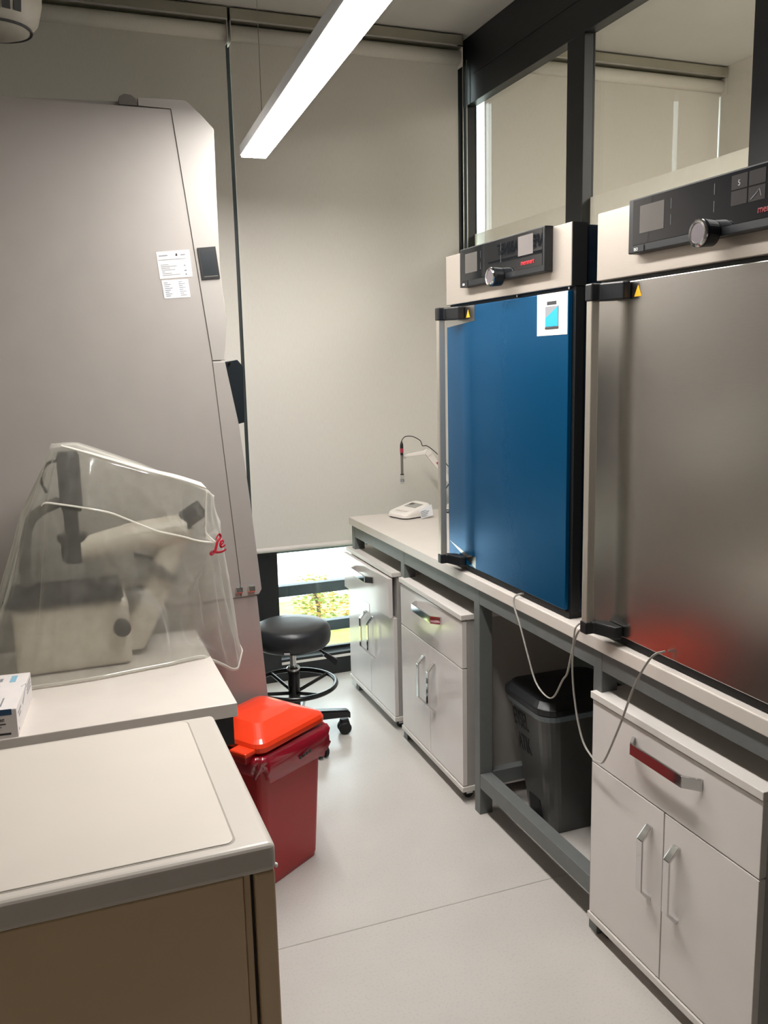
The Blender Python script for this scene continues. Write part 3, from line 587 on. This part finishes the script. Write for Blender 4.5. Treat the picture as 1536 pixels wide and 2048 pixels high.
for k in range(8): hl(lb2, .3665+.0008*k, 1.912-.0058*k, .012+.003*((k*3) % 5), .0022); hl(lb2, .412+.0008*k, 1.9155-.0058*k, .012+.004*((k*2) % 4), .002)
for hx in (.553, .596):
    hg = obj('hinge', bx((hx-.011, hx+.013, HY0-.010, HY0-.003, .882, .902)), 'chrome', t, bevel=.002)
    for a, b in ((-.005, .888), (.006, .896)): obj('hinge_screw', lathe([(.003, 0), (.0025, -.003)], hx+a, b, 8, 'y', HY0-.010), 'steel', hg)
text('front_text', 'BIOSAFETY CABINET', .072, (.5485, 3.95, 2.155), (0, 1, 0), (0, 0, 1), 'blackmat', t, sx=.85, align='RIGHT', bold=.002)
text('front_text', 'CLASS II', .07, (.5485, 2.93, 2.10), (0, 1, 0), (0, 0, 1), 'blackmat', t, sx=.85, bold=.002)
obj('front_stripe', bx((.5405, .5487, 2.93, 3.08, 2.205, 2.211), (.5405, .5487, 2.93, 3.08, 2.178, 2.184), (.5405, .5487, 3.25, 4.05, 2.128, 2.134)), 'blackmat', t)

# ---- microscope under a clear cover
t = thing('microscope', 'microscope standing under the clear vinyl cover', 'microscope', (.05, 2.68, .78))
obj('base', bx((-.15, .17, 2.60, 2.80, .782, .985)), 'scope_light', t, bevel=.02, seg=3)
obj('stage', bx((-.17, .155, 2.585, 2.80, .988, 1.012)), 'scope_dark', t, bevel=.003)
obj('arm', loft([[(.17+x, 2.72+y, .80) for x, y in rrect(.09, .09, .02)], [(.25+x, 2.72+y, .95) for x, y in rrect(.09, .09, .02)], [(.30+x, 2.72+y, 1.08) for x, y in rrect(.08, .09, .02)], [(.34+x, 2.71+y, 1.16) for x, y in rrect(.09, .09, .02)]]), 'scope_light', t)
obj('head', loft([[(.05, 2.66+y, 1.13+z) for y, z in circ(.035, 16)], [(.20, 2.68+y, 1.15+z) for y, z in circ(.045, 16)], [(.36, 2.70+y, 1.16+z) for y, z in circ(.045, 16)]]), 'scope_light', t)
obj('lamp_tower', lathe([(.026, 1.24), (.032, 1.26), (.032, 1.40), (.026, 1.415)], .035, 2.69, 20), 'scope_dark', t)
obj('condenser', lathe([(.02, 1.09), (.034, 1.10), (.034, 1.155), (.043, 1.157), (.043, 1.175), (.02, 1.18), (.02, 1.25)], .03, 2.67, 20), 'scope_dark', t)
obj('column', lathe([(.016, 1.01), (.016, 1.10)], -.11, 2.76, 16), 'scope_grey', t); obj('column', tube([(-.11, 2.76, 1.0), (-.09, 2.74, 1.2), (.0, 2.70, 1.27)], .016, 12), 'scope_grey', t)
obj('eyepiece', tube([(.34, 2.70, 1.17), (.40, 2.67, 1.215)], .026, 16, smooth=False), 'scope_dark', t)
obj('eyepiece', tube([(.36, 2.74, 1.18), (.42, 2.74, 1.215)], .026, 16, smooth=False), 'scope_dark', t)
obj('focus_knob', lathe([(.024, 0), (.024, -.03)], .145, .90, 20, 'y', 2.60), 'scope_dark', t)
obj('nosepiece', loft([[(.20, 2.70, 1.10), (.26, 2.70, 1.05), (.25, 2.66, 1.03), (.20, 2.66, 1.08)], [(.30, 2.70, 1.06), (.33, 2.70, 1.01), (.32, 2.66, .99), (.28, 2.66, 1.04)]]), 'scope_grey', t)
obj('cable', tube([(.02, 2.69, 1.39), (-.02, 2.68, 1.385), (-.042, 2.68, 1.345), (-.030, 2.68, 1.30)], .004, 8), 'cordblack', t, smooth=True)

LV = [
 [(-.24, 2.515, .784), (-.09, 2.497, .784), (.07, 2.502, .784), (.25, 2.537, .784), (.37, 2.562, .783), (.475, 2.615, .705), (.512, 2.68, .745), (.50, 2.84, .76), (.15, 2.86, .784), (-.24, 2.86, .784), (-.27, 2.69, .784)],
 [(-.175, 2.545, 1.00), (-.06, 2.52, .98), (.06, 2.528, .97), (.26, 2.55, .96), (.37, 2.575, .95), (.44, 2.62, .93), (.492, 2.68, .98), (.49, 2.82, .98), (.15, 2.835, .98), (-.18, 2.83, .99), (-.19, 2.67, 1.01)],
 [(-.085, 2.575, 1.255), (-.022, 2.575, 1.288), (.115, 2.57, 1.256), (.256, 2.57, 1.184), (.34, 2.578, 1.155), (.400, 2.59, 1.13), (.460, 2.675, 1.15), (.475, 2.79, 1.17), (.2, 2.81, 1.25), (-.07, 2.79, 1.28), (-.10, 2.66, 1.26)],
 [(-.010, 2.625, 1.432), (.02, 2.62, 1.436), (.10, 2.615, 1.408), (.25, 2.605, 1.352), (.34, 2.61, 1.322), (.418, 2.62, 1.288), (.447, 2.68, 1.258), (.462, 2.78, 1.247), (.26, 2.78, 1.355), (.07, 2.72, 1.438), (-.005, 2.67, 1.443)],
]
def cover_mesh():
    S, T = 14, 16; rows = []; n = len(LV[0])
    ring = []
    for L in LV:
        P = [Vector(p) for p in L]; r = []
        for i in range(n):
            p0, p1, p2, p3 = P[i-1], P[i], P[(i+1) % n], P[(i+2) % n]
            for k in range(S):
                u = k/S; lin_ = p1.lerp(p2, u)
                cr = .5*((2*p1)+(-p0+p2)*u+(2*p0-5*p1+4*p2-p3)*u*u+(-p0+3*p1-3*p2+p3)*u**3)
                r.append(lin_.lerp(cr, .35))
        ring.append(r)
    # creases: control index along the ring at heights g (0 hem .. 3 ridge), outward amplitude, half width
    CR = [([(3, .9), (2, .35), (1, .15), (0, .1)], .014, .22), ([(3, 1.05), (2, 1.05), (1, .95), (0, .8)], .014, .18), ([(3, 1.3), (2, 1.35), (1, 1.6), (0, 1.5)], .010, .16),
          ([(3, 1.9), (2, 1.75), (1.2, 2.6), (.6, 3.0), (0, 3.1)], .020, .28), ([(2, 4.9), (1.5, 4.3), (1.2, 3.6)], .022, .25), ([(2, 5.0), (1, 4.7), (0, 4.6)], .012, .2),
          ([(2.9, 2.4), (2.5, 3.0), (2.05, 3.9)], .008, .25), ([(2, 5.6), (1, 5.4), (0, 5.2)], .010, .18), ([(1.3, 2.6), (.9, 3.6), (.3, 3.9)], -.022, .5), ([(1.9, 3.0), (1.5, 3.2), (1.2, 3.1)], -.018, .6)]
    def crease(g, ix):
        tot = 0
        for path, amp, wd in CR:
            if g > path[0][0] or g < path[-1][0]: continue
            for (ga, ia), (gb, ib) in zip(path, path[1:]):
                if gb <= g <= ga:
                    c = ia+(ib-ia)*(ga-g)/(ga-gb); tot += amp*math.exp(-abs((ix-c)/wd)**1.3)
                    break
        return tot
    for li in range(len(ring)-1):
        for k in range(T):
            u = k/T; row = []
            for j, (a, b) in enumerate(zip(ring[li], ring[li+1])):
                p = a.lerp(b, u); g = li+u
                s = math.sin(math.pi*min(1, g/2.0)) if g < 2 else math.sin(math.pi*(g-2))*.5
                ph = j/S
                fold = .006*math.sin(ph*5.1+g*.9)+.004*math.sin(ph*11.3-g*2.1)+.002*math.sin(ph*19.0+g*3)
                env = min(1, (3-g)*2.5, .35+g*1.5)
                c = Vector((.14, 2.69, p.z)); d = (p-c); d.z = 0; d.normalize()
                row.append(p+d*(fold-.012)*s+d*crease(g, ph)*env)
            rows.append(row)
    rows.append(ring[-1])
    bm = loft(rows, False, False)
    top = [v for v in bm.verts][-len(ring[-1]):]
    c1 = [bm.verts.new((.06+.05*k, 2.675+.012*k, 1.434-.022*k)) for k in range(8)]
    m = len(top)
    def near(v): return min(range(8), key=lambda q: abs(c1[q].co.x-v.co.x))
    for i in range(m):
        a, b = top[i], top[(i+1) % m]; qa, qb = near(a), near(b)
        try: bm.faces.new((a, b, c1[qa]))
        except ValueError: pass
        if qa != qb:
            st_ = 1 if qb > qa else -1; q = qa
            while q != qb:
                try: bm.faces.new((b, c1[q], c1[q+st_]))
                except ValueError: pass
                q += st_
    return bm, rows
t = thing('dust_cover', 'crumpled clear vinyl dust cover draped over the microscope', 'dust cover', (.13, 2.68, .78))
bm, rows = cover_mesh(); obj('vinyl_sheet', bm, 'cover', t, smooth=True)
def seamline(pts, r, name='welded_seam'): obj(name, tube(pts, r, 6, .5), 'coverseam', t, smooth=True)
sm = rows[32]; N = len(sm)
seamline([p+Vector((0, -.003, 0)) for p in sm[10:14*5+2:4]], .0035)
seamline([rows[k][14*5]+Vector((.002, -.003, 0)) for k in range(32, 49, 3)], .006)
seamline([rows[0][k]+Vector((0, -.002, .004)) for k in range(0, 14*7, 4)], .005, 'hem')
tr_ = [rows[-1][k] for k in range(14, 14*5+1, 4)]
obj('folded_top_edge', loft([[p+Vector((0, -.004, .003)), p+Vector((.004*i/14, .015+.10*i/14, .005)), p+Vector((.004*i/14, .015+.10*i/14, .0035)), p+Vector((0, -.004, .0015))] for i, p in enumerate(tr_)]), 'coverseam', t, smooth=False)
# red script letters near the right edge of the cover
def stroke(pts, r): 
    return tube([Vector(p) for p in pts], r, 8, .5, sub=6)
e0 = Vector((.412, 2.592, 1.092)); ex_ = Vector((.80, .58, 0)).normalized(); ez = Vector((.06, .0, 1)).normalized()
def lp(u, v): return e0+ex_*u*1.25+ez*v*.98+Vector((0, -.008, 0))
obj('script_letters', join(
    stroke([lp(.020, .044), lp(.030, .058), (lp(.036, .048)), lp(.026, .036), lp(.021, .020), lp(.016, .006), lp(.004, .0), lp(.001, .006), lp(.010, .009), lp(.024, .002), lp(.042, .0), lp(.055, .004)], .0038),
    stroke([lp(.034, .020), lp(.044, .026), lp(.046, .033), lp(.039, .034), lp(.035, .024), lp(.040, .015), lp(.052, .018)], .0036)), mat('crimson_ink', 'b3162e', .4), t, label='red script letters')

# ---- red pedal bin
t = thing('pedal_bin', 'red bin with orange-red lid and red liner beside the table', 'bin', (.56, 2.682, 0), math.radians(34))
def rb(w, d, r, z, dx=0, dy=0): return [(x+dx, y+dy, z) for x, y in rrect(w, d, r, 6)]
obj('body', loft([rb(.250, .225, .022, 0), rb(.262, .236, .024, .02), rb(.305, .278, .028, .462)]), 'redbin', t, local=True)
obj('body_rim', loft([rb(.318, .29, .03, .45), rb(.318, .29, .03, .468)]), 'redbin', t, local=True)
obj('lid', loft([rb(.318, .295, .035, .478), rb(.330, .306, .04, .482), rb(.330, .306, .04, .497), rb(.318, .294, .038, .508), rb(.285, .262, .03, .516), rb(.18, .15, .03, .538), rb(.06, .05, .02, .545)]), 'orange', t, local=True, bevel=.003)
obj('lid_tab', bx((-.205, -.150, -.13, -.06, .480, .496)), 'orange', t, local=True, bevel=.005)
obj('hinge_block', bx((-.195, -.150, -.12, -.065, .455, .480)), 'redbin', t, local=True, bevel=.004)
def liner():
    loops = []
    base = rrect(.32, .295, .04, 14); n = len(base)
    for k, (z, o) in enumerate(((.47, .0), (.468, .012), (.455, .022), (.44, .017), (.425, .022), (.408, .010), (.40, .004))):
        L = []
        for i, (x, y) in enumerate(base):
            a = i/n*6.283; f = .006*math.sin(a*9+k*1.3)+.004*math.sin(a*17+k*2.2); d = Vector((x, y, 0)).normalized()
            sag = .020*math.sin(a*2+.6)+.012*math.sin(a*5)
            L.append((x+d.x*(o+f*(o > 0.001)), y+d.y*(o+f*(o > 0.001)), z+(sag-.012)*(k/6)))
        loops.append(L)
    return loft(loops, False, False)
obj('liner', liner(), 'liner', t, local=True, smooth=True, label='glossy crumpled red bin liner')
for k in range(4): obj('liner_print', bx((.0+.014*k, .010+.014*k, -.1665-.001*k, -.165-.001*k, .408+.002*k, .418+.002*k)), 'darkprint', t, local=True)
obj('pedal', bx((-.175, -.12, -.04, .04, .012, .024)), 'black', t, local=True, bevel=.004)

# ---- stool
SX, SY = .905, 3.575
t = thing('lab_stool', 'round black swivel stool with foot ring and five casters', 'stool', (SX, SY, 0))
se = obj('seat', lathe([(.10, .440), (.150, .443), (.165, .458), (.170, .485), (.168, .513), (.159, .531), (.14, .540), (.08, .544), (0, .545)], SX, SY, 48), 'leather', t, smooth=True)
tg = lambda u, z, o: (SX-.245*(.1665+o)+.97*u, SY-.97*(.1665+o)-.245*u, z)
obj('seat_tag', quad(tg(-.036, .452, -.003), tg(-.012, .452, 0), tg(-.012, .462, .003), tg(-.036, .462, 0), .0012, (-.245, -.97, 0)), 'paper', se)
obj('seat_plate', lathe([(.07, .425), (.07, .441)], SX, SY, 24), 'blackmetal', t)
obj('gas_rod', lathe([(.014, .30), (.014, .43)], SX, SY, 20), 'chrome', t)
obj('column', lathe([(.026, .09), (.026, .335), (.022, .345)], SX, SY, 24), 'blackmetal', t)
obj('collar', lathe([(.030, .327), (.030, .338), (.024, .346)], SX, SY, 24), 'chrome', t)
lv = obj('lever', tube([(SX+.03, SY-.02, .430), (SX+.10, SY-.06, .424), (SX+.125, SY-.075, .404)], .005, 8), 'blackmetal', t)
obj('lever_grip', loft([[(SX+.12+x*.6, SY-.075+y, .408+x) for x, y in rrect(.016, .018, .004)], [(SX+.17+x*.6, SY-.085+y, .366+x) for x, y in rrect(.024, .026, .005)]]), 'black', lv)
rg = obj('foot_ring', tube([(SX+.185*math.cos(a), SY+.185*math.sin(a), .262) for a in [k*math.pi/32 for k in range(64)]], .0105, 10, smooth=False, closed=True), 'blackmetal', t, smooth=True)
for a in (20, 110, 200, 290):
    c, s = math.cos(math.radians(a)), math.sin(math.radians(a))
    obj('ring_spoke', tube([(SX+.02*c, SY+.02*s, .225), (SX+.18*c, SY+.18*s, .262)], .008, 8, smooth=False), 'blackmetal', rg)
for k in range(5):
    a = math.radians(-4+72*k); c, s = math.cos(a), math.sin(a)
    P = lambda r, off, z: (SX+r*c-off*s, SY+r*s+off*c, z)
    ar = obj('base_arm', loft([[P(.015, -.026, .085), P(.015, .026, .085), P(.015, .026, .135), P(.015, -.026, .135)], [P(.15, -.021, .082), P(.15, .021, .082), P(.15, .021, .122), P(.15, -.021, .122)], [P(.235, -.019, .078), P(.235, .019, .078), P(.235, .019, .112), P(.235, -.019, .112)], [P(.25, -.015, .07), P(.25, .015, .07), P(.25, .015, .10), P(.25, -.015, .10)]]), 'blackmetal', t, bevel=.006)
    wx, wy = SX+.222*c, SY+.222*s
    cs = obj('caster', join(*[loft([[Vector((wx, wy, .029))+Vector((-s, c, 0))*o+Vector((c, s, 0))*(.029*rr*math.cos(q))+Vector((0, 0, .029*rr*math.sin(q))) for q in [i*2*math.pi/18 for i in range(18)]] for o, rr in ((sg*.008, .98), (sg*.020, 1.0), (sg*.025, .8))]) for sg in (-1, 1)]), 'blackmat', t)
    obj('caster_hood', loft([[P(.222+x, y, .045) for x, y in rrect(.05, .036, .012)], [P(.222+x, y, .07) for x, y in rrect(.036, .03, .01)]]), 'black', cs)
